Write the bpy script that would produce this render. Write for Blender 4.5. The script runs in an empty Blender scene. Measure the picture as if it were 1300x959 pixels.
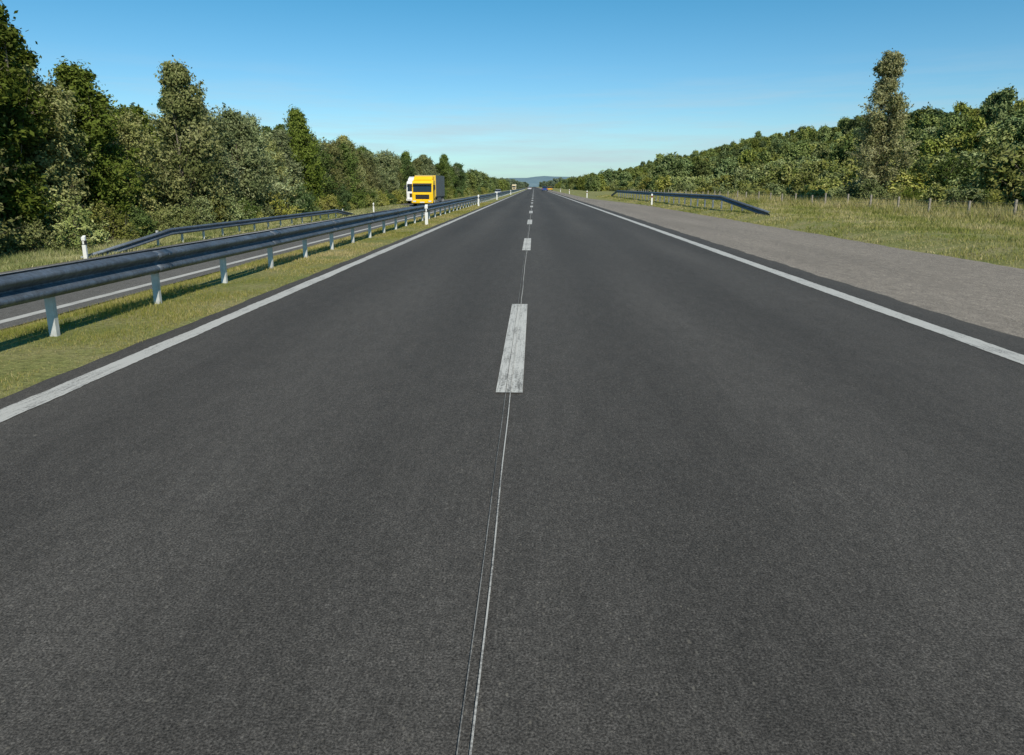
import bpy, bmesh, math, random
import numpy as np
from mathutils import Vector, Matrix
random.seed(7); rng=np.random.default_rng(7)
S=bpy.context.scene
S.view_settings.view_transform='Standard'; S.view_settings.look='None'; S.view_settings.exposure=0

# ---------------------------------------------------------------- helpers
def link(o,parent=None):
    S.collection.objects.link(o)
    if parent: o.parent=parent
    return o
def empty(name,loc=(0,0,0),rotz=0):
    e=bpy.data.objects.new(name,None); e.location=loc; e.rotation_euler=(0,0,rotz); e.empty_display_size=.3
    return link(e)
def np_mesh(name,verts,quads,mats=(),tint=None,matidx=None,smooth=False):
    me=bpy.data.meshes.new(name)
    verts=np.asarray(verts,dtype=np.float32); quads=np.asarray(quads,dtype=np.int32)
    k=quads.shape[1]
    me.vertices.add(len(verts)); me.vertices.foreach_set('co',verts.ravel())
    me.loops.add(quads.size); me.loops.foreach_set('vertex_index',quads.ravel())
    me.polygons.add(len(quads))
    me.polygons.foreach_set('loop_start',np.arange(len(quads),dtype=np.int32)*k)
    me.polygons.foreach_set('loop_total',np.full(len(quads),k,dtype=np.int32))
    if matidx is not None: me.polygons.foreach_set('material_index',np.asarray(matidx,dtype=np.int32))
    if smooth: me.polygons.foreach_set('use_smooth',np.ones(len(quads),dtype=bool))
    me.update(calc_edges=True)
    if tint is not None:
        a=me.attributes.new('tint','FLOAT','POINT'); a.data.foreach_set('value',np.asarray(tint,dtype=np.float32))
    for m in mats: me.materials.append(m)
    return me

class NT:
    def __init__(s,mat):
        mat.use_nodes=True; s.t=mat.node_tree; s.t.nodes.clear()
    def n(s,typ,**kw):
        nd=s.t.nodes.new(typ)
        for k,v in kw.items(): setattr(nd,k,v)
        return nd
    def l(s,a,b): s.t.links.new(a,b)
    def noise(s,vec,scale,detail=4,rough=.6):
        nd=s.n('ShaderNodeTexNoise'); nd.inputs['Scale'].default_value=scale
        nd.inputs['Detail'].default_value=detail; nd.inputs['Roughness'].default_value=rough
        s.l(vec,nd.inputs['Vector']); return nd.outputs['Fac']
    def ramp(s,fac,stops):
        nd=s.n('ShaderNodeValToRGB'); e=nd.color_ramp.elements
        while len(e)<len(stops): e.new(.5)
        for el,(p,c) in zip(e,stops):
            el.position=p; el.color=(c,c,c,1) if not isinstance(c,tuple) else (*c,1)
        s.l(fac,nd.inputs[0]); return nd.outputs[0]
    def mix(s,fac,a,b,blend='MIX'):
        nd=s.n('ShaderNodeMix',data_type='RGBA',blend_type=blend)
        for v,i in ((fac,0),(a,6),(b,7)):
            if isinstance(v,(int,float)): nd.inputs[i].default_value=v
            elif isinstance(v,tuple): nd.inputs[i].default_value=(*v,1)
            else: s.l(v,nd.inputs[i])
        return nd.outputs[2]
    def math(s,op,a,b=0.0):
        nd=s.n('ShaderNodeMath',operation=op)
        for v,i in ((a,0),(b,1)):
            if isinstance(v,(int,float)): nd.inputs[i].default_value=v
            else: s.l(v,nd.inputs[i])
        return nd.outputs[0]
    def out(s,col,rough=.8,metal=0,bump=None,bstr=.3,bdist=.01,spec=.5):
        p=s.n('ShaderNodeBsdfPrincipled')
        if isinstance(col,tuple): p.inputs['Base Color'].default_value=(*col,1)
        else: s.l(col,p.inputs['Base Color'])
        if isinstance(rough,(int,float)): p.inputs['Roughness'].default_value=rough
        else: s.l(rough,p.inputs['Roughness'])
        p.inputs['Metallic'].default_value=metal
        p.inputs['Specular IOR Level'].default_value=spec
        if bump is not None:
            b=s.n('ShaderNodeBump'); b.inputs['Strength'].default_value=bstr; b.inputs['Distance'].default_value=bdist
            s.l(bump,b.inputs['Height']); s.l(b.outputs[0],p.inputs['Normal'])
        o=s.n('ShaderNodeOutputMaterial'); s.l(p.outputs[0],o.inputs[0]); return p
def coord(N):
    return N.n('ShaderNodeNewGeometry').outputs['Position']
def scaled(N,vec,sc):
    m=N.n('ShaderNodeMapping'); m.inputs['Scale'].default_value=sc; N.l(vec,m.inputs[0]); return m.outputs[0]
def simple(name,col,rough=.5,metal=0,var=.12,scale=6,spec=.5):
    m=bpy.data.materials.new(name); N=NT(m); v=N.n('ShaderNodeTexCoord').outputs['Object']
    f=N.noise(v,scale,4); c=N.ramp(f,[(.3,tuple(x*(1-var) for x in col)),(.7,tuple(min(1,x*(1+var)) for x in col))])
    N.out(c,rough,metal,spec=spec); return m

# ---------------------------------------------------------------- materials
def asphalt_mat(name,base,light,tracks=True,warm=(1,1,1),big=.18):
    m=bpy.data.materials.new(name); N=NT(m); P=coord(N)
    fine=N.noise(P,120,3,.75); grit=N.noise(scaled(N,P,(1,.6,1)),38,4,.8); mid=N.noise(scaled(N,P,(1,.35,1)),9,5,.65); large=N.noise(scaled(N,P,(1,.12,1)),.7,4,.6)
    c=N.ramp(fine,[(.34,tuple(base*.3*w for w in warm)),(.5,tuple(base*w for w in warm)),(.68,tuple(base*2.2*w for w in warm))])
    c=N.mix(1,c,N.ramp(grit,[(.33,.70),(.5,1.0),(.68,1.45)]),'MULTIPLY')
    g=N.ramp(mid,[(.25,1-big),(.75,1+big)]); c=N.mix(1,c,g,'MULTIPLY')
    g2=N.ramp(large,[(.3,.84),(.7,1.14)]); c=N.mix(1,c,g2,'MULTIPLY')
    for sc,lo,st in ((42,.55,.6),(15,.86,.5)):
        vo=N.n('ShaderNodeTexVoronoi'); vo.inputs['Scale'].default_value=sc; N.l(scaled(N,P,(1,.55,1)),vo.inputs['Vector'])
        d=N.ramp(vo.outputs['Distance'],[(.05 if sc<20 else .08,1.0),(.13 if sc<20 else .24,0.0)])
        sel=N.n('ShaderNodeSeparateColor'); N.l(vo.outputs['Color'],sel.inputs[0])
        r=N.ramp(sel.outputs[0],[(lo,0.0),(1.0,.8)])
        c=N.mix(N.math('MULTIPLY',N.math('MULTIPLY',d,r),st),c,light)
    if tracks:
        sx=N.n('ShaderNodeSeparateXYZ'); N.l(P,sx.inputs[0])
        w=N.math('SINE',N.math('MULTIPLY',N.math('ADD',sx.outputs[0],.5),3.55))
        w=N.math('MULTIPLY',w,N.noise(scaled(N,P,(1,.05,1)),1.1,2))
        t=N.ramp(N.math('ADD',N.math('MULTIPLY',w,.5),.5),[(.2,.90),(.8,1.13)])
        c=N.mix(1,c,t,'MULTIPLY')
    b=N.noise(P,170,2,.8)
    N.out(c,.88,0,b,.6,.005,spec=.22); return m
M_asph=asphalt_mat('asphalt_dark',.054,(.22,.20,.165),warm=(1.09,1.0,.90))
M_asph2=asphalt_mat('asphalt_opposite',.095,(.25,.24,.22),False,warm=(1.06,1,.92))
M_should=asphalt_mat('asphalt_shoulder_worn',.17,(.32,.30,.25),False,warm=(1.16,1.0,.83),big=.28)
def paint_mat(name,wear,strk,v=.50,dark=(.09,.085,.08)):
    m=bpy.data.materials.new(name); N=NT(m); P=coord(N)
    f=N.noise(P,70,4,.75); s=N.noise(scaled(N,P,(1,.06,1)),45,3,.7); b=N.noise(P,1.6,3)
    k=N.math('ADD',N.math('MULTIPLY',f,.5),N.math('ADD',N.math('MULTIPLY',s,.35*strk),N.math('MULTIPLY',b,.25)))
    mask=N.ramp(k,[(wear-.06,0.0),(wear+.06,1.0)])
    col=N.mix(mask,dark,(v,v*.97,v*.90))
    N.out(col,.75,0,f,.3,.003); return m
M_paint=paint_mat('worn_line_paint',.47,1.0,.44)
M_paint_dash=paint_mat('worn_dash_paint',.495,1.0,.50,(.12,.113,.10))
M_seam=paint_mat('seam_trace_paint',.50,1.0,.42,(.08,.075,.07))
M_seam2=paint_mat('seam_trace_faint',.56,1.0,.24,(.07,.066,.06))
def grass_ground():
    m=bpy.data.materials.new('grass_ground'); N=NT(m); P=coord(N)
    a=N.noise(P,.8,5,.7); b=N.noise(P,14,5,.75); c=N.noise(P,60,3,.8)
    col=N.ramp(a,[(.3,(.15,.175,.05)),(.5,(.215,.215,.08)),(.7,(.29,.25,.13))])
    col=N.mix(1,col,N.ramp(b,[(.3,.6),(.7,1.3)]),'MULTIPLY')
    col=N.mix(1,col,N.ramp(c,[(.3,.6),(.7,1.4)]),'MULTIPLY')
    sx=N.n('ShaderNodeSeparateXYZ'); N.l(P,sx.inputs[0])
    wob=N.math('MULTIPLY',N.noise(P,.5,3),3)
    fr=N.ramp(N.math('DIVIDE',N.math('ADD',sx.outputs[0],wob),60),[(.37,0.0),(.42,1.0)])
    fl=N.ramp(N.math('DIVIDE',N.math('SUBTRACT',wob,sx.outputs[0]),60),[(.30,0.0),(.345,1.0)])
    f=N.math('MAXIMUM',fr,fl)
    scrub=N.ramp(N.noise(P,.35,5,.7),[(.3,(.03,.045,.012)),(.7,(.08,.10,.03))])
    col=N.mix(f,col,scrub)
    N.out(col,.95,0,b,.8,.05,spec=.1); return m
M_ground=grass_ground()
def leaf_mat(name,dark,mid,lite,trans=.28,orand=.35,sat=1.0):
    m=bpy.data.materials.new(name); N=NT(m)
    at=N.n('ShaderNodeAttribute',attribute_name='tint'); oi=N.n('ShaderNodeObjectInfo')
    c=N.ramp(at.outputs['Fac'],[(.0,dark),(.5,mid),(1.,lite)])
    c=N.mix(1,c,N.ramp(oi.outputs['Random'],[(0,1-orand),(1,1+orand)]),'MULTIPLY')
    hs=N.n('ShaderNodeHueSaturation'); N.l(c,hs.inputs['Color'])
    r2=N.math('FRACT',N.math('MULTIPLY',oi.outputs['Random'],17.3))
    N.l(N.math('ADD',N.math('MULTIPLY',r2,.05),.473),hs.inputs['Hue'])
    N.l(N.math('ADD',N.math('MULTIPLY',r2,-.3),1.12*sat),hs.inputs['Saturation'])
    c=hs.outputs[0]
    o=N.n('ShaderNodeOutputMaterial'); p=N.n('ShaderNodeBsdfDiffuse'); N.l(c,p.inputs[0])
    if trans<=0: N.l(p.outputs[0],o.inputs[0]); return m
    t=N.n('ShaderNodeBsdfTranslucent'); N.l(c,t.inputs[0])
    mx=N.n('ShaderNodeMixShader'); mx.inputs[0].default_value=trans
    N.l(p.outputs[0],mx.inputs[1]); N.l(t.outputs[0],mx.inputs[2]); N.l(mx.outputs[0],o.inputs[0]); return m
L_willow=leaf_mat('leaves_willow',(.13,.155,.055),(.235,.26,.10),(.36,.37,.18))
L_dark=leaf_mat('leaves_dark',(.06,.095,.022),(.11,.16,.04),(.18,.235,.07))
L_hill=leaf_mat('leaves_hill',(.065,.095,.025),(.13,.17,.05),(.23,.26,.09),trans=0,orand=.45)
L_scrub=leaf_mat('leaves_scrub',(.11,.14,.035),(.20,.225,.065),(.30,.31,.12),trans=0,orand=.35)
L_poplar=leaf_mat('leaves_silver',(.17,.19,.085),(.29,.31,.16),(.42,.43,.25),orand=.0)
L_far=leaf_mat('leaves_far_haze_tint',(.09,.125,.08),(.135,.17,.10),(.175,.21,.13),trans=0,orand=.3)  # distance haze painted in as a greyer, bluer leaf colour
L_grass=leaf_mat('grass_blades',(.16,.20,.045),(.31,.30,.095),(.52,.45,.24),trans=.3,orand=0)
M_bark=simple('bark',(.15,.13,.10),.9,0,.35,9)
M_steel=bpy.data.materials.new('galvanised_steel'); N=NT(M_steel); v=coord(N)
f=N.noise(scaled(N,v,(1,.5,3)),3,5,.7); f2=N.noise(v,40,3,.7); f3=N.noise(scaled(N,v,(1,1.2,.25)),9,4,.7)
c=N.ramp(f,[(.3,(.10,.12,.15)),(.7,(.20,.23,.27))]); c=N.mix(1,c,N.ramp(f2,[(.3,.8),(.7,1.15)]),'MULTIPLY')
c=N.mix(1,c,N.ramp(f3,[(.35,.7),(.6,1.1)]),'MULTIPLY')
N.out(c,N.ramp(f3,[(.3,.7),(.7,.48)]),.6)
M_post=simple('post_white_galvanised',(.5,.51,.5),.6,.1,.2,7)
M_white=simple('white_plastic',(.7,.7,.68),.5,0,.06,4)
M_black=simple('black_rubber',(.02,.02,.021),.7,0,.2,8)
M_red=simple('reflector_red',(.5,.03,.02),.3)
M_wood=simple('weathered_post',(.26,.23,.19),.9,0,.3,12)
M_wire=simple('fence_wire',(.16,.16,.15),.6,.4)
M_glass=simple('dark_glass',(.02,.025,.03),.08,0,.1,2,spec=.8)
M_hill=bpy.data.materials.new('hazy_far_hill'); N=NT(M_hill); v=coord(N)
c=N.ramp(N.noise(v,.02,5,.65),[(.35,(.12,.19,.23)),(.65,(.17,.24,.27))]); N.out(c,1,spec=0)  # aerial haze is painted into the bluish base colour, no volume

# ---------------------------------------------------------------- terrain
PX=[-6000,-300,-40,-22,-17,-15.2,-14.7,-8.7,-8.4,-5.7,-5.2,-3.9,-3.7,9.0,9.3,10.3,12,19,26,36,60,110,150,300,900,6000]
PZ=[-2,-1.5,-1.2,-1.1,-.95,-.85,-.83,-.83,-.80,-.07,-.01,-.006,-.03,-.03,-.006,.22,.25,.12,.5,1.2,6.5,16.5,15,3,0,-2]
def gz(x,y):
    z=np.interp(x,PX,PZ)
    x=np.asarray(x,dtype=float); y=np.asarray(y,dtype=float)
    fade=1-np.clip((y-450)/900,0,1); fade=fade*fade*(3-2*fade)
    amp=np.clip((x-26)/60,0,1)
    wav=1+.14*np.sin(y/47+1)+.09*np.sin(y/21+x/30)
    return np.where(x>26,.5+(z-.5)*fade*(1+(wav-1)*amp),z)
xs=sorted(set(PX+[-1500,-100,-60,-30,-19,42,48,54,70,80,90,100,120,135,180,220,450,1800]))
ys=[-60,-30,-10]+list(range(0,200,10))+list(range(200,800,20))+list(range(800,1500,60))+[1600,2000,2600,3500,5000,7500]
X,Y=np.meshgrid(xs,ys); Z=gz(X,Y)
V=np.stack([X,Y,Z],-1).reshape(-1,3); nx=len(xs)
Q=[[j*nx+i,j*nx+i+1,(j+1)*nx+i+1,(j+1)*nx+i] for j in range(len(ys)-1) for i in range(nx-1)]
link(bpy.data.objects.new('ground',np_mesh('ground',V,Q,[M_ground])))

def strip(name,pts,mat,z,top=True):
    V=[];Q=[]
    for y,a,b in pts: V+= [(a,y,z),(b,y,z)]
    for i in range(len(pts)-1): Q.append([2*i,2*i+1,2*i+3,2*i+2])
    o=bpy.data.objects.new(name,np_mesh(name,V,Q,[mat])); return link(o)
FAR=4500
def wob(y,a=.015): return a*math.sin(y*1.7)+a*.7*math.sin(y*4.3+1)+a*.5*math.sin(y*9.1)
def wpts(xl,xr,wl,wr):
    out=[]; y=-8
    while y<60:
        out.append((y,xl+wob(y,wl),xr+wob(y+31,wr))); y+=.12
    out+= [(60,xl,xr),(200,xl,xr),(FAR,xl,xr)]
    return out
strip('motorway_carriageway',wpts(-3.86,4.93,.012,.02),M_asph,0)
sh=[]; y=-8
while y<60: sh.append((y,4.7,9.12+wob(y,.03)+.04*math.sin(y*.6))); y+=.2
sh+=[(60,4.7,9.1),(92,4.7,7.0),(300,4.7,6.9),(FAR,4.7,6.9)]
strip('hard_shoulder',sh,M_should,-.004)
strip('opposite_carriageway',[(-20,-14.6,-8.75),(200,-14.6,-8.75),(FAR,-14.6,-8.75)],M_asph2,-.8)
strip('lay_by',[(66,-14.8,-14.5),(74,-17.9,-14.5),(125,-17.9,-14.5),(133,-14.8,-14.5)],M_asph2,-.804)
def join_strips(name,rects,mat,z):
    V=[];Q=[]
    for (xa,xb,ya,yb) in rects:
        n=len(V); V+=[(xa,ya,z),(xb,ya,z),(xb,yb,z),(xa,yb,z)]; Q.append([n,n+1,n+2,n+3])
    return link(bpy.data.objects.new(name,np_mesh(name,V,Q,[mat])))
def wline(name,xa,xb,mat,z,seed):
    rg=random.Random(seed); pts=[]; y=-8
    while y<45: pts.append((y,xa+rg.uniform(-.006,.006)+wob(y*.6,.006),xb+rg.uniform(-.006,.006)+wob(y*.6+9,.006))); y+=.05
    pts+=[(45,xa,xb),(FAR,xa,xb)]
    strip(name,pts,mat,z)
wline('edge_line_marking',-3.65,-3.46,M_paint,.005,1)
wline('edge_line_marking',4.22,4.45,M_paint,.005,2)
join_strips('edge_line_marking',[(-9.35,-9.13,-20,FAR),(-14.3,-14.1,-20,FAR)],M_paint,-.795)
join_strips('lane_dash_marking',[(-.275,-.075,5.05+12*k,9.1+12*k) for k in range(-1,90)],M_paint_dash,.009)
join_strips('lane_dash_marking',[(-11.8,-11.6,3+12*k,7+12*k) for k in range(-1,90)],M_paint,-.795)
s1=[];s2=[];y=-6
while y<70:
    w=.004*math.sin(y*.8)+.002*math.sin(y*3.1)
    s1.append((y,-.166+w,-.160+w+.0008*y/5)); s2.append((y,-.2003+w*.6,-.1968+w*.6+.0008*y/5)); y+=.15
strip('paving_seam',s1,M_seam,.0115); strip('paving_seam',s2,M_seam2,.0115)

# ---------------------------------------------------------------- guard rails
PROF=[(0,.415),(.01,.425),(.072,.452),(.08,.462),(.08,.487),(.072,.497),(.006,.545),(0,.552),(0,.565),(.006,.572),(.072,.620),(.08,.630),(.08,.655),(.072,.665),(.01,.692),(0,.702)]
def beam(name,path,side,parent,dz=0):
    V=[];Q=[];n=len(PROF)
    for (x,y,zb,sc) in path:
        for d,z in PROF: V.append((x+side*d,y,zb+z*sc+dz))
    for i in range(len(path)-1):
        for j in range(n-1):
            a=i*n+j; Q.append([a,a+1,a+1+n,a+n])
    o=bpy.data.objects.new(name,np_mesh(name,V,Q,[M_steel])); link(o,parent)
    s=o.modifiers.new('t','SOLIDIFY'); s.thickness=.005; s.offset=0
def boxes(name,lst,mat,parent,bev=0):
    bm=bmesh.new()
    for (c,s) in lst:
        r=bmesh.ops.create_cube(bm,size=1)
        for v in r['verts']: v.co=Vector((c[0]+v.co.x*s[0],c[1]+v.co.y*s[1],c[2]+v.co.z*s[2]))
    if bev: bmesh.ops.bevel(bm,geom=bm.edges[:],offset=bev,segments=2,affect='EDGES')
    me=bpy.data.meshes.new(name); bm.to_mesh(me); bm.free(); me.materials.append(mat)
    return link(bpy.data.objects.new(name,me),parent)
def channel_posts(x,ys,zg,top):
    L=[]
    for y in ys:
        h=top+.3; zc=zg+top-h/2
        L+= [((x,y,zc),(.08,.006,h)),((x-.037,y+.028,zc),(.006,.05,h)),((x+.037,y+.028,zc),(.006,.05,h))]
    return L
g=empty('guardrail')
rr=random.Random(5)
def wavy(x): return [(x+rr.uniform(-.008,.008),-8+4.12*k,-.01+rr.uniform(-.008,.008),1) for k in range(60)]+[(x,420,-.01,1)]
beam('beam_front',wavy(-4.88),1,g); beam('beam_back',wavy(-5.00),-1,g)
ysp=[7.0+2.06*k for k in range(-6,190)]
boxes('posts',channel_posts(-4.94,ysp,-.02,.66),M_post,g)
boxes('spacers',[((-4.94,y,.545),(.10,.09,.10)) for y in ysp],M_steel,g)
bl=[]
for k in range(-2,40):
    yy=5.0+4.12*k
    for dz in (.475,.643):
        for dy in (-.1,.1): bl.append(((-4.79,yy+dy,dz-.01),(.02,.028,.028)))
boxes('bolts',bl,M_steel,g,.004)
for k in range(-2,40):
    yy=5.0+4.12*k
    beam('splice',[(-4.870,yy-.17,-.01,1),(-4.870,yy+.17,-.01,1)],1,g)
g=empty('guardrail')
zb=-.87
beam('beam',[(-14.95,23,zb-.6,1),(-14.9,29,zb,1),(-14.9,54,zb,1),(-14.95,60,zb-.6,1)],1,g)
boxes('posts',channel_posts(-14.97,[28+2*k for k in range(15)],-.87,.66),M_post,g)
g=empty('guardrail')
zb=.32
beam('beam',[(10.55,32.5,zb-.62,1),(10.5,41,zb,1),(10.5,92,zb,1),(10.55,99,zb-.62,1)],-1,g)
boxes('posts',channel_posts(10.57,[41+2*k for k in range(26)],.27,.66)+channel_posts(10.6,[37,39],.2,.45),M_steel,g)

def delineator(x,y,z,h=.95):
    e=empty('delineator_post',(x,y,z))
    bm=bmesh.new()
    pr=[(-.06,-.05),(.06,-.05),(.045,.05),(-.045,.05)]
    lo=[bm.verts.new((a,b,-.1)) for a,b in pr]; up=[bm.verts.new((a,b,h-.0+(-.03 if b<0 else .03))) for a,b in pr]
    for i in range(4): bm.faces.new([lo[i],lo[(i+1)%4],up[(i+1)%4],up[i]])
    bm.faces.new(up)
    me=bpy.data.meshes.new('post_body'); bm.to_mesh(me); bm.free(); me.materials.append(M_white); link(bpy.data.objects.new('post_body',me),e)
    boxes('black_band',[((0,0,h-.2),(.126,.108,.14))],M_black,e)
    boxes('reflector',[((0,-.058,h-.2),(.05,.008,.10))],M_red if x>0 else M_white,e)
delineator(-4.28,28.6,-.01,.78)
for y in (56,84,134): delineator(-4.3,y,-.01,.85)
delineator(-14.75,23,-.85,.75); delineator(-14.75,66,-.85,.85)
for y in (58,100,150,200): delineator(9.4 if y<90 else 7.3,y,0,.9)
e=empty('wire_fence')
L=[];rnd=random.Random(3); tops=[]
y=12
fx=19.0
while y<150:
    h=.85+rnd.uniform(-.1,.14); x=fx+rnd.uniform(-.08,.08); zg=float(gz(x,y))
    L.append(((x,y,zg+h/2-.1),(.09,.09,h+.2))); tops.append((x,y,zg,h)); y+=2.9+rnd.uniform(-.4,.4)
boxes('posts',L,M_wood,e,.012)
V=[];Q=[]
for f in (.25,.55,.85):
    for a,b in zip(tops[:-1],tops[1:]):
        n=len(V); r=.005
        for (x,yy,zg,h) in (a,b):
            for dx,dz in ((-r,-r),(r,-r),(r,r),(-r,r)): V.append((x-.055+dx,yy,zg+.85*f+dz))
        for i in range(4): Q.append([n+i,n+(i+1)%4,n+4+(i+1)%4,n+4+i])
link(bpy.data.objects.new('wires',np_mesh('wires',V,Q,[M_wire])),e)

# ---------------------------------------------------------------- foliage
def tube(V,Q,p0,p1,r0,r1,k=6):
    p0=np.array(p0,float);p1=np.array(p1,float); d=p1-p0; d/=np.linalg.norm(d)+1e-9
    a=np.cross(d,[0,0,1.]) if abs(d[2])<.9 else np.cross(d,[1.,0,0]); a/=np.linalg.norm(a); b=np.cross(d,a)
    n=len(V)
    for p,r in ((p0,r0),(p1,r1)):
        for i in range(k):
            t=2*math.pi*i/k; V.append(tuple(p+r*(math.cos(t)*a+math.sin(t)*b)))
    for i in range(k): Q.append([n+i,n+(i+1)%k,n+k+(i+1)%k,n+k+i])
def leaves(C,out,ls,lw,rg):
    n=len(C)
    nrm=out*.9+rg.normal(size=(n,3))*.6+np.array([0,0,.3]); nrm/=np.linalg.norm(nrm,axis=1)[:,None]
    t=rg.normal(size=(n,3)); t-= (t*nrm).sum(1)[:,None]*nrm; t/=np.linalg.norm(t,axis=1)[:,None]
    b=np.cross(nrm,t); s=(rg.uniform(.6,1.3,n))[:,None]
    return np.stack([C-t*ls*s,C-b*lw*s,C+t*ls*s,C+b*lw*s],1).reshape(-1,3)
def tree(name,H,R,prof,mat,seed,nlobe=18,nclump=45,nleaf=26,ls=.09,lw=.045,csig=.17,lobe=.36,base=.12,stems=1,spread=(.35,.8),sprays=9):
    rg=np.random.default_rng(seed); V=[];Q=[]
    cents=[]
    for s in range(stems):
        p=np.array([rg.normal()*.15*(stems>1),rg.normal()*.15*(stems>1),-.2]); r=.022*H/ (stems**.5)
        seg=7; lean=rg.normal(size=2)*.02*H*(1+.8*(stems>1)); path=[p]
        for i in range(seg):
            q=p+np.array([lean[0]/seg+rg.normal()*.08,lean[1]/seg+rg.normal()*.08,H*.88/seg]); r2=r*.78
            tube(V,Q,p,q,r,r2,8); p=q; r=r2; path.append(q)
        cents.append(path)
    LC=[]
    for i in range(nlobe):
        t=base+(1-base)*((i+.5)/nlobe); t=min(.94,max(base,t+rg.normal()*.03))
        e=prof(t)*R; a=i*2.399+rg.normal()*.5; rr=e*rg.uniform(*spread)
        lr=R*lobe*rg.uniform(.55,1.25)*(.38+.77*prof(t))
        c=np.array([math.cos(a)*rr,math.sin(a)*rr,t*H-lr*.4]); LC.append((c,lr))
        path=cents[i%stems]; k=min(len(path)-2,max(0,int(t*len(path))-2)); st=path[k]
        mid=(st+c)/2+np.array([0,0,-.05*H*rg.random()]); r0=.006*H*(1.1-t)+.012
        tube(V,Q,st,mid,r0,r0*.6,5); tube(V,Q,mid,c,r0*.6,r0*.25,5)
        for _ in range(4):
            dd=rg.normal(size=3); dd/=np.linalg.norm(dd); tube(V,Q,c,c+dd*lr*.9,r0*.25,.006,4)
    LV=[];T=[]
    for c,lr in LC:
        d=rg.normal(size=(nclump,3)); d/=np.linalg.norm(d,axis=1)[:,None]
        rad=lr*(rg.uniform(.2,1,nclump)**.55)*rg.uniform(.7,1.35,nclump)
        cc=c+d*rad[:,None]*np.array([1,1,1.05])
        ti=np.clip(.45+.25*rg.normal(size=nclump)+.15*rg.normal(),0,1)
        C=np.repeat(cc,nleaf,0)+rg.normal(size=(nclump*nleaf,3))*csig*np.repeat(rg.uniform(.55,1.35,nclump),nleaf)[:,None]*np.array([1,1,.8])
        o=np.repeat(d,nleaf,0)
        # loose shoots breaking the outline, leaning upward
        for _ in range(sprays):
            dd=rg.normal(size=3); dd[2]=abs(dd[2])*1.1+.25; dd/=np.linalg.norm(dd)
            ln=lr*rg.uniform(1.1,1.9); m=int(nleaf*1.1); u=rg.uniform(.5,1,m)
            tip=c+dd*ln; tube(V,Q,c+dd*lr*.4,tip,.012,.004,3) if lr>.2 else None
            pts=c+dd*(ln*u)[:,None]+rg.normal(size=(m,3))*(csig*.75*(1.25-u))[:,None]
            C=np.concatenate([C,pts]); o=np.concatenate([o,np.tile(dd,(m,1))]); ti=ti; 
        tt=np.concatenate([np.repeat(ti,nleaf),np.full(len(C)-nclump*nleaf,.6)])
        C[:,2]=np.maximum(C[:,2],.05)
        LV.append(leaves(C,o,ls,lw,rg)); T.append(np.repeat(np.clip(tt+rg.normal(size=len(tt))*.13,0,1),4))
    nv0=len(V); Q4=[]; 
    for q in Q: Q4.append(q)
    nb=len(Q4)
    LV=np.concatenate(LV); T=np.concatenate(T)
    n=len(LV)//4; allV=np.concatenate([np.array(V),LV]); QL=np.arange(n*4).reshape(-1,4)+nv0
    allQ=np.concatenate([np.array(Q4),QL]); mi=np.concatenate([np.zeros(nb),np.ones(n)])
    return np_mesh(name,allV,allQ,[M_bark,mat],np.concatenate([np.zeros(nv0),T]),mi)
rnd_prof=lambda t: math.sqrt(max(.05,1-((t-.48)/.56)**2))
wide_prof=lambda t: max(.15,min(1,(1-t)*1.9+.08)) if t>.5 else .85+.3*t
col_prof=lambda t: (.55+.45*math.sin(math.pi*min(1,t*1.2)))*(1 if t<.6 else max(.15,1-(t-.6)*2.1))
cone_prof=lambda t: max(.15,1.05-t*.95)
pop_prof=lambda t: (.66+.34*min(1,t/.3)) if t<.45 else max(.10,1-(t-.45)*1.62)
near_w=[tree('willow_a',7.6,2.3,rnd_prof,L_willow,1,22,42,28,base=.1,stems=2),
        tree('willow_b',6.6,2.7,wide_prof,L_willow,2,24,42,28,base=.08,stems=3),
        tree('willow_c',8.1,2.2,wide_prof,L_willow,3,24,40,28,base=.12,stems=2),
        tree('willow_d',7.1,2.4,rnd_prof,L_willow,12,22,42,28,base=.1,stems=1)]
near_d=[tree('broadleaf_a',8.2,2.1,wide_prof,L_dark,4,24,40,28,base=.1),
        tree('broadleaf_b',7.6,2.1,rnd_prof,L_dark,5,22,42,28,base=.12),
        tree('poplar_d',8.7,1.6,pop_prof,L_dark,6,28,32,28,lobe=.4,base=.08,spread=(.15,.8))]
bush=[tree('bush_a',2.2,1.5,rnd_prof,L_scrub,21,9,30,24,ls=.07,lw=.035,csig=.13,lobe=.42,base=.1,stems=3,sprays=6),
      tree('bush_b',1.7,1.7,rnd_prof,L_scrub,22,9,30,24,ls=.07,lw=.035,csig=.13,lobe=.42,base=.1,stems=3,sprays=6),
      tree('bush_c',2.6,1.3,rnd_prof,L_dark,23,9,30,24,ls=.07,lw=.04,csig=.13,lobe=.42,base=.08,stems=3,sprays=6)]
farT=[tree('hill_tree_%d'%i,random.uniform(5.5,7.5),random.uniform(2.3,3.1),[rnd_prof,wide_prof,rnd_prof,cone_prof][i],L_hill,40+i,14,20,16,ls=.22,lw=.12,csig=.28,base=.1,sprays=2) for i in range(4)]
farB=[tree('scrub_%d'%i,random.uniform(2.6,3.8),random.uniform(1.9,2.5),rnd_prof,L_scrub,50+i,10,20,16,ls=.16,lw=.08,csig=.22,lobe=.42,base=.05,stems=2,sprays=2) for i in range(3)]
hazeT=[tree('haze_tree_%d'%i,8,3.4,rnd_prof,L_far,60+i,10,16,12,ls=.45,lw=.25,csig=.4,base=.1,sprays=0) for i in range(2)]
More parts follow.
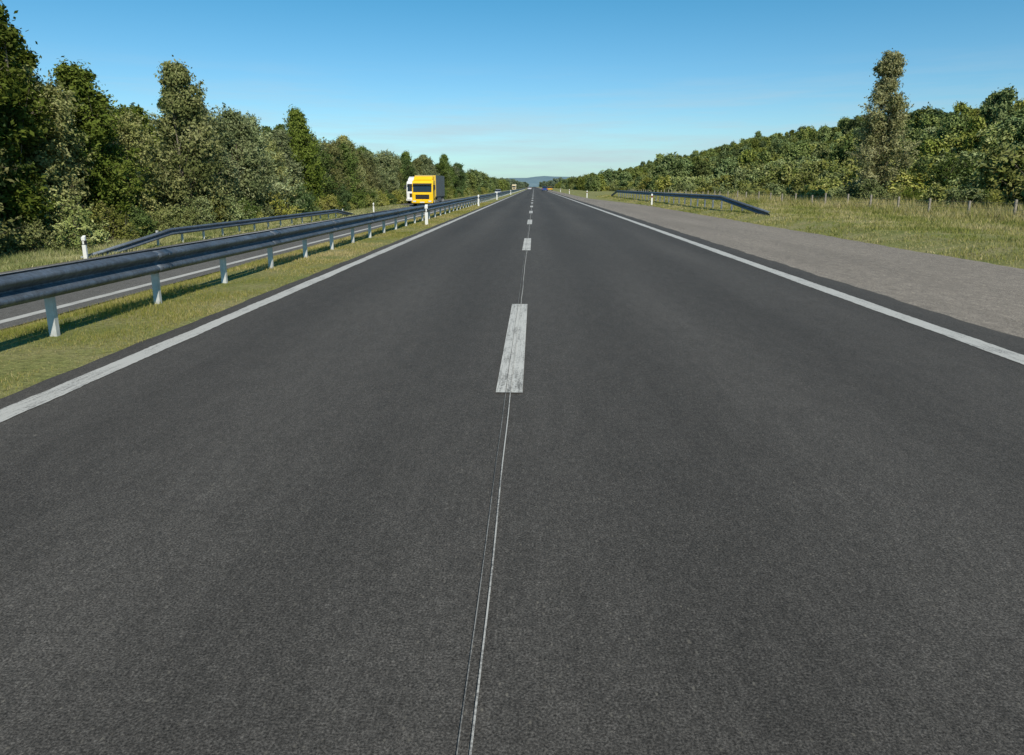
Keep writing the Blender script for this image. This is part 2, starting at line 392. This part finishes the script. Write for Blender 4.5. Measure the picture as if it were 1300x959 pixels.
def put(name,me,x,y,s=1,sz=None,parent=None,z=None):
    o=bpy.data.objects.new(name,me); o.location=(x,y,float(gz(x,y)) if z is None else z)
    o.rotation_euler=(0,0,random.uniform(0,6.28)); o.scale=(s,s,sz or s); return link(o,parent)
y=12
while y<120:
    x=-19.3-random.uniform(0,2.2)-(1.6 if 64<y<135 else 0)
    d=random.random()<.22
    put('broadleaf_tree' if d else 'willow_tree',random.choice(near_d[:2] if d else near_w),x,y,random.uniform(.85,1.1),random.uniform(.80,1.10)*(1.04 if 38<y<70 else 1))
    y+=random.uniform(3.0,4.6)
put('poplar_tree',near_d[2],-20.3,27.5,1.2,1.08); put('broadleaf_tree',near_d[0],-21.5,30.5,1.05,1.02); put('poplar_tree',near_d[2],-19.6,24.5,1.3,1.12)
put('broadleaf_tree',near_d[1],-19.2,22,1.1,1.15)
back=empty('woodland_trees')
y=18
while y<130:
    put('tree',random.choice(near_d+near_w),-24.5-random.uniform(0,2),y,random.uniform(.9,1.1),random.uniform(.85,1.12),back)
    put('tree',random.choice(farT),-30-random.uniform(0,3),y+2,random.uniform(1,1.2),random.uniform(.95,1.25),back)
    y+=random.uniform(3.2,4.6)
y=120
while y<1500:
    for k,xx in enumerate((-20.5,-25,-31)):
        if y>400 and k==2: continue
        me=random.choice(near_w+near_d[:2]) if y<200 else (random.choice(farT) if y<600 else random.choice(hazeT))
        s=random.uniform(.85,1.15); 
        put('tree',me,xx-random.uniform(0,3),y+random.uniform(-1,1),s,s*random.uniform(.85,1.12),back)
    y+=random.uniform(3.6,5) if y<400 else random.uniform(6,9)
und=empty('undergrowth')
y=14
while y<260:
    put('bush',random.choice(bush),-17.6-random.uniform(0,1.1)-(1.6 if 62<y<137 else 0),y,random.uniform(.45,.9),None,und); y+=random.uniform(1.2,2.6)*(1 if y<120 else 2)
sil=tree('silver_poplar',10.2,2.25,pop_prof,L_poplar,79,52,22,28,ls=.075,lw=.04,csig=.17,lobe=.30,base=.05,stems=2,spread=(.1,.85),sprays=10)
put('silver_poplar_tree',sil,24.0,51.5,1.0,1.0)
sc=empty('scrub_bushes')
for i in range(800):
    y=20+480*random.random()**1.6; x=21.5+random.random()**1.3*22
    if y<x*1.15-6: continue
    near=y<90
    s=random.uniform(.55,1.1)*(.8+ (x-21)/40)
    if x<24: s*=.6
    me=random.choice(bush+farB) if near else random.choice(farB)
    put('bush',me,x,y,s,s*random.uniform(.7,1.1),sc)
hl=empty('hillside_trees')
cnt=0
for i in range(9000):
    y=40+760*random.random()**1.25; x=36+random.random()*84
    if y<x*1.15-10: continue
    if y>400 and x<60 and random.random()<.3: continue
    up=(x-36)/80
    if random.random()< .66-up*.6: me=random.choice(farB); s=random.uniform(.7,1.4)
    else: me=random.choice(farT); s=random.uniform(.5,1.05)*(.75+.35*up)
    put('tree',me,x,y,s,s*random.uniform(.8,1.25),hl); cnt+=1
    if cnt>2600: break
rt=empty('distant_tree_row')
y=110
while y<1600:
    for xx in (16.5,22,29,38):
        if y<200 and xx<20: continue
        me=random.choice(farT+farB) if y<600 else random.choice(hazeT)
        s=random.uniform(.6,1.05)*(.85 if xx<20 else 1); put('tree',me,xx+random.uniform(0,5),y+random.uniform(-2,2),s,s*random.uniform(.8,1.15),rt)
    y+=random.uniform(5,8) if y<600 else random.uniform(10,15)
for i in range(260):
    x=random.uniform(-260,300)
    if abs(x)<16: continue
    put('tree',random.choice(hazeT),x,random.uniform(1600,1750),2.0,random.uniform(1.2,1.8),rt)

V=[];Q=[]
hx=np.linspace(-3200,3600,160)
for i,x in enumerate(hx):
    h=34+15*math.sin(x/420+.6)+8*math.sin(x/170+2)+4*math.sin(x/61)+2*math.sin(x/23)
    for (yy,f) in ((3100,0),(3300,.6),(3600,1),(4200,.2)): V.append((x,yy+60*math.sin(x/300),-2+max(4,h)*f))
for i in range(len(hx)-1):
    for j in range(3): a=i*4+j; Q.append([a,a+4,a+5,a+1])
link(bpy.data.objects.new('distant_hills',np_mesh('distant_hills',V,Q,[M_hill],smooth=True)))

# ---------------------------------------------------------------- grass blades
def blades(name,n,xa,xb,ya,yb,hfun,wbase,seed,edge=0.06,tl=None):
    rg=np.random.default_rng(seed)
    u=rg.random(n); y=ya*(yb/ya)**u; x=rg.uniform(xa-edge,xb+edge,n)
    cl=np.sin(x*2.1+y*1.3)+np.sin(x*5.3-y*2.7)+np.sin(y*4.1+x*1.7)+np.sin(y*.9)
    keep=rg.random(n)<np.clip(.7+.25*cl,.18,1); e=.06*np.sin(y*3.1)+.05*np.sin(y*7.7)+.04*np.sin(y*17)+rg.normal(size=n)*.03
    keep&=(x<xb+e)&(x>xa+e); x=x[keep];y=y[keep];cl=cl[keep]; n=len(x)
    z=gz(x,y); h=hfun(x,y)*rg.uniform(.5,1.4,n)*(1+.18*cl); w=wbase*np.maximum(1,y/7)*rg.uniform(.6,1.3,n)
    a=rg.uniform(0,2*np.pi,n); ln=rg.uniform(.1,.9,n)*h; b=rg.uniform(0,2*np.pi,n)
    p=np.stack([x,y,z-.005],1); d=np.stack([np.cos(a)*w,np.sin(a)*w,0*a],1)
    t=p+np.stack([np.cos(b)*ln,np.sin(b)*ln,h],1)
    V=np.stack([p-d,p+d,t],1).reshape(-1,3); Q=np.arange(n*3).reshape(-1,3)
    pat=np.sin(x*.9+y*.35)+np.sin(y*.61-x*1.9+2)+np.sin(y*1.9+x*.7)
    ti=np.clip(.5+.14*pat+rg.normal(size=n)*.22,0,1)
    if tl is not None: ti=np.clip(ti+tl(x),0,1)
    return link(bpy.data.objects.new(name,np_mesh(name,V,Q,[L_grass],np.repeat(ti,3))))
blades('grass',240000,-8.5,-3.9,3.0,70,lambda x,y:.035+.025*(x<-5.0),.003,5)
blades('grass',90000,-17.8,-14.75,14,90,lambda x,y:.10+.10*(x<-16),.004,6)
blades('grass',220000,9.15,22.5,8,110,lambda x,y:.06+.05*np.clip((x-10)/4,0,1)+.28*np.clip((x-16.5)/2,0,1),.004,7,tl=lambda x:-.02+.2*np.clip((x-17)/2,0,1))

# ---------------------------------------------------------------- vehicles
def prism(name,prof,w,mat,parent,bev=.06,x0=0):
    bm=bmesh.new(); A=[bm.verts.new((x0-w/2,y,z)) for y,z in prof]; B=[bm.verts.new((x0+w/2,y,z)) for y,z in prof]
    n=len(prof); bm.faces.new(A); bm.faces.new(B[::-1])
    for i in range(n): bm.faces.new([A[i],B[i],B[(i+1)%n],A[(i+1)%n]])
    bmesh.ops.recalc_face_normals(bm,faces=bm.faces[:])
    if bev: bmesh.ops.bevel(bm,geom=bm.edges[:],offset=bev,segments=3,affect='EDGES')
    me=bpy.data.meshes.new(name); bm.to_mesh(me); bm.free(); me.materials.append(mat)
    return link(bpy.data.objects.new(name,me),parent)
def wheel(parent,x,y,r,w):
    bm=bmesh.new(); bmesh.ops.create_cone(bm,cap_ends=True,segments=28,radius1=r,radius2=r,depth=w,matrix=Matrix.Translation((x,y,r))@Matrix.Rotation(math.pi/2,4,'Y'))
    bmesh.ops.bevel(bm,geom=[e for e in bm.edges if len(e.link_faces)==2 and any(len(f.verts)>6 for f in e.link_faces)],offset=.04,segments=2,affect='EDGES')
    me=bpy.data.meshes.new('wheel'); bm.to_mesh(me); bm.free(); me.materials.append(M_black); link(bpy.data.objects.new('wheel',me),parent)
    bm=bmesh.new(); bmesh.ops.create_cone(bm,cap_ends=True,segments=20,radius1=r*.55,radius2=r*.5,depth=w+.03,matrix=Matrix.Translation((x,y,r))@Matrix.Rotation(math.pi/2,4,'Y'))
    me=bpy.data.meshes.new('hub'); bm.to_mesh(me); bm.free(); me.materials.append(M_post); link(bpy.data.objects.new('hub',me),parent)
def truck(name,x,y,z,cabc,boxc,frontc,rot=0,Lb=8.2):
    e=empty(name,(x,y,z),rot)
    mc=simple('cab_paint',cabc,.3,0,.04,2); mb=simple('curtain',boxc,.6,0,.12,1.5); mf=simple('trailer_front',frontc,.5,0,.05,2)
    prism('cab',[(0,.45),(0,1.55),(.28,2.75),(.55,3.05),(2.15,3.05),(2.15,.45)],2.45,mc,e,.09)
    prism('roof_fairing',[(.45,3.0),(1.05,3.45),(2.1,3.6),(2.1,3.0)],2.2,mc,e,.08)
    prism('windscreen',[(-.035,1.68),(.15,2.42),(.21,2.42),(.03,1.68)],2.15,M_glass,e,.02)
    prism('sun_visor',[(-.02,2.50),(-.08,2.46),(.22,2.62),(.24,2.66)],2.2,M_black,e,.01)
    boxes('grille',[((0,-.045,1.28),(1.5,.06,.05)),((0,-.045,1.12),(1.5,.06,.05)),((0,-.045,.96),(1.5,.06,.05)),((0,-.01,1.12),(1.6,.05,.5))],M_black,e)
    boxes('bumper',[((0,-.06,.55),(2.48,.3,.36))],mc,e,.06)
    boxes('headlights',[((-.9,-.2,.6),(.4,.08,.18)),((.9,-.2,.6),(.4,.08,.18))],M_white,e,.03)
    boxes('number_plate',[((0,-.225,.5),(.52,.02,.11))],M_white,e)
    ym=2.6+Lb/2
    for s in (-1,1):
        boxes('side_window',[((s*1.225,.95,2.15),(.03,.8,.65))],M_glass,e,.01)
        boxes('mirror',[((s*1.42,.1,2.2),(.2,.12,.55)),((s*1.3,.14,2.4),(.2,.04,.04))],M_black,e,.02)
        for yy in (1.25,Lb+.3,Lb+1.55): wheel(e,s*1.07,yy,.5,.32)
        boxes('side_skirt',[((s*1.22,ym-1,.75),(.04,Lb*.4,.5))],mb,e,.01)
    boxes('box_body',[((0,ym+.05,2.35),(2.55,Lb,2.55))],mb,e,.04)
    boxes('box_front',[((0,2.6,2.35),(2.5,.06,2.5))],mf,e,.02)
    boxes('chassis',[((0,ym-1,.9),(1.0,Lb+1.5,.25)),((0,ym,1.04),(2.5,Lb-.1,.12))],M_black,e)
    return e
truck('yellow_lorry',-13.0,84,-.8,(.85,.52,.01),(.10,.11,.12),(.65,.45,.05))
truck('white_lorry',-16.1,98,-.8,(.75,.75,.74),(.65,.65,.64),(.75,.75,.75))
truck('cream_lorry',-13.0,470,-.8,(.62,.50,.30),(.6,.58,.52),(.6,.58,.5))
def car(name,x,y,z,col,rot=0):
    e=empty(name,(x,y,z),rot); m=simple('car_paint',col,.25,.2,.04,2)
    prism('body',[(0,.35),(0,.75),(.9,.92),(3.9,.95),(4.3,.85),(4.35,.4),(4.2,.28),(.2,.28)],1.75,m,e,.07)
    prism('cabin',[(1.0,.9),(1.75,1.42),(3.3,1.43),(4.05,.92)],1.5,M_glass,e,.06)
    prism('roof',[(1.72,1.41),(1.85,1.47),(3.2,1.47),(3.38,1.41)],1.42,m,e,.02)
    boxes('lights',[((-.65,4.33,.72),(.3,.06,.16)),((.65,4.33,.72),(.3,.06,.16))],M_red,e,.02)
    boxes('headlights',[((-.62,.0,.66),(.34,.06,.14)),((.62,.0,.66),(.34,.06,.14))],M_white,e,.02)
    for s in (-1,1):
        for yy in (.85,3.5): wheel(e,s*.8,yy,.32,.2)
    return e
car('blue_car',3.4,235,0,(.03,.08,.25),math.pi); car('white_car',-2.0,330,0,(.6,.6,.6),math.pi)
car('yellow_car',5.6,260,0,(.6,.35,.04),math.pi)
car('white_car',-10.5,210,-.8,(.6,.6,.6))

# ---------------------------------------------------------------- light and sky
az=math.radians(180-20); el=math.radians(42)
sd=Vector((math.sin(az)*math.cos(el),math.cos(az)*math.cos(el),math.sin(el)))
sl=bpy.data.lights.new('sun','SUN'); sl.energy=5.0; sl.angle=math.radians(.53); sl.color=(1,.92,.78)
so=bpy.data.objects.new('sun',sl); so.rotation_euler=sd.to_track_quat('Z','Y').to_euler(); so.location=(20,-40,50); link(so)
W=bpy.data.worlds.new('World'); S.world=W; W.use_nodes=True; t=W.node_tree; t.nodes.clear()
sky=t.nodes.new('ShaderNodeTexSky'); sky.sky_type='NISHITA'; sky.sun_disc=False
sky.sun_elevation=el; sky.sun_rotation=az; sky.altitude=100; sky.air_density=1.0; sky.dust_density=.4; sky.ozone_density=1.2
tc=t.nodes.new('ShaderNodeTexCoord'); sep=t.nodes.new('ShaderNodeSeparateXYZ'); t.links.new(tc.outputs['Generated'],sep.inputs[0])
rg_=t.nodes.new('ShaderNodeValToRGB'); e=rg_.color_ramp.elements
e[0].position=0; e[0].color=(.54,.81,1.0,1); e[1].position=.5; e[1].color=(.20,.76,.90,1)
k=e.new(.07); k.color=(.58,.85,1.0,1)
k=e.new(.14); k.color=(.46,.82,.99,1)
k=e.new(.26); k.color=(.27,.78,.93,1)
t.links.new(sep.outputs['Z'],rg_.inputs[0])
gm=t.nodes.new('ShaderNodeMix'); gm.data_type='RGBA'; gm.blend_type='MULTIPLY'; gm.inputs[0].default_value=1
t.links.new(sky.outputs[0],gm.inputs[6]); t.links.new(rg_.outputs[0],gm.inputs[7])
gs=t.nodes.new('ShaderNodeVectorMath'); gs.operation='SCALE'; gs.inputs['Scale'].default_value=1.2; t.links.new(gm.outputs[2],gs.inputs[0])
mp=t.nodes.new('ShaderNodeMapping'); mp.inputs['Scale'].default_value=(2,2,26); t.links.new(tc.outputs['Generated'],mp.inputs[0])
nz=t.nodes.new('ShaderNodeTexNoise'); nz.inputs['Scale'].default_value=2.2; nz.inputs['Detail'].default_value=7; nz.inputs['Roughness'].default_value=.6
t.links.new(mp.outputs[0],nz.inputs['Vector'])
r1=t.nodes.new('ShaderNodeValToRGB'); r1.color_ramp.elements[0].position=.44; r1.color_ramp.elements[1].position=.72; t.links.new(nz.outputs['Fac'],r1.inputs[0])
r2=t.nodes.new('ShaderNodeValToRGB'); e=r2.color_ramp.elements; e[0].position=.0;e[0].color=(.7,.7,.7,1);e[1].position=.16;e[1].color=(0,0,0,1)
m_=e.new(.06); m_.color=(.6,.6,.6,1)
t.links.new(sep.outputs['Z'],r2.inputs[0])
mu=t.nodes.new('ShaderNodeMath'); mu.operation='MULTIPLY'; t.links.new(r1.outputs[0],mu.inputs[0]); t.links.new(r2.outputs[0],mu.inputs[1])
mx=t.nodes.new('ShaderNodeMix'); mx.data_type='RGBA'; t.links.new(mu.outputs[0],mx.inputs[0]); t.links.new(gs.outputs[0],mx.inputs[6]); mx.inputs[7].default_value=(5.2,6.3,6.9,1)
bg=t.nodes.new('ShaderNodeBackground'); bg.inputs[1].default_value=.1; t.links.new(mx.outputs[2],bg.inputs[0])
ow=t.nodes.new('ShaderNodeOutputWorld'); t.links.new(bg.outputs[0],ow.inputs[0])

# ---------------------------------------------------------------- camera
cd=bpy.data.cameras.new('camera'); cd.sensor_width=36; cd.lens=36*900/1300; cd.shift_y=-44.5/1300; cd.clip_end=12000; cd.clip_start=.05
co=bpy.data.objects.new('camera',cd); co.location=(0,0,1.5)
co.rotation_euler=(math.radians(90-12.41),0,math.radians(1.74)); link(co); S.camera=co
print('objects',len(bpy.data.objects),'hill',cnt)
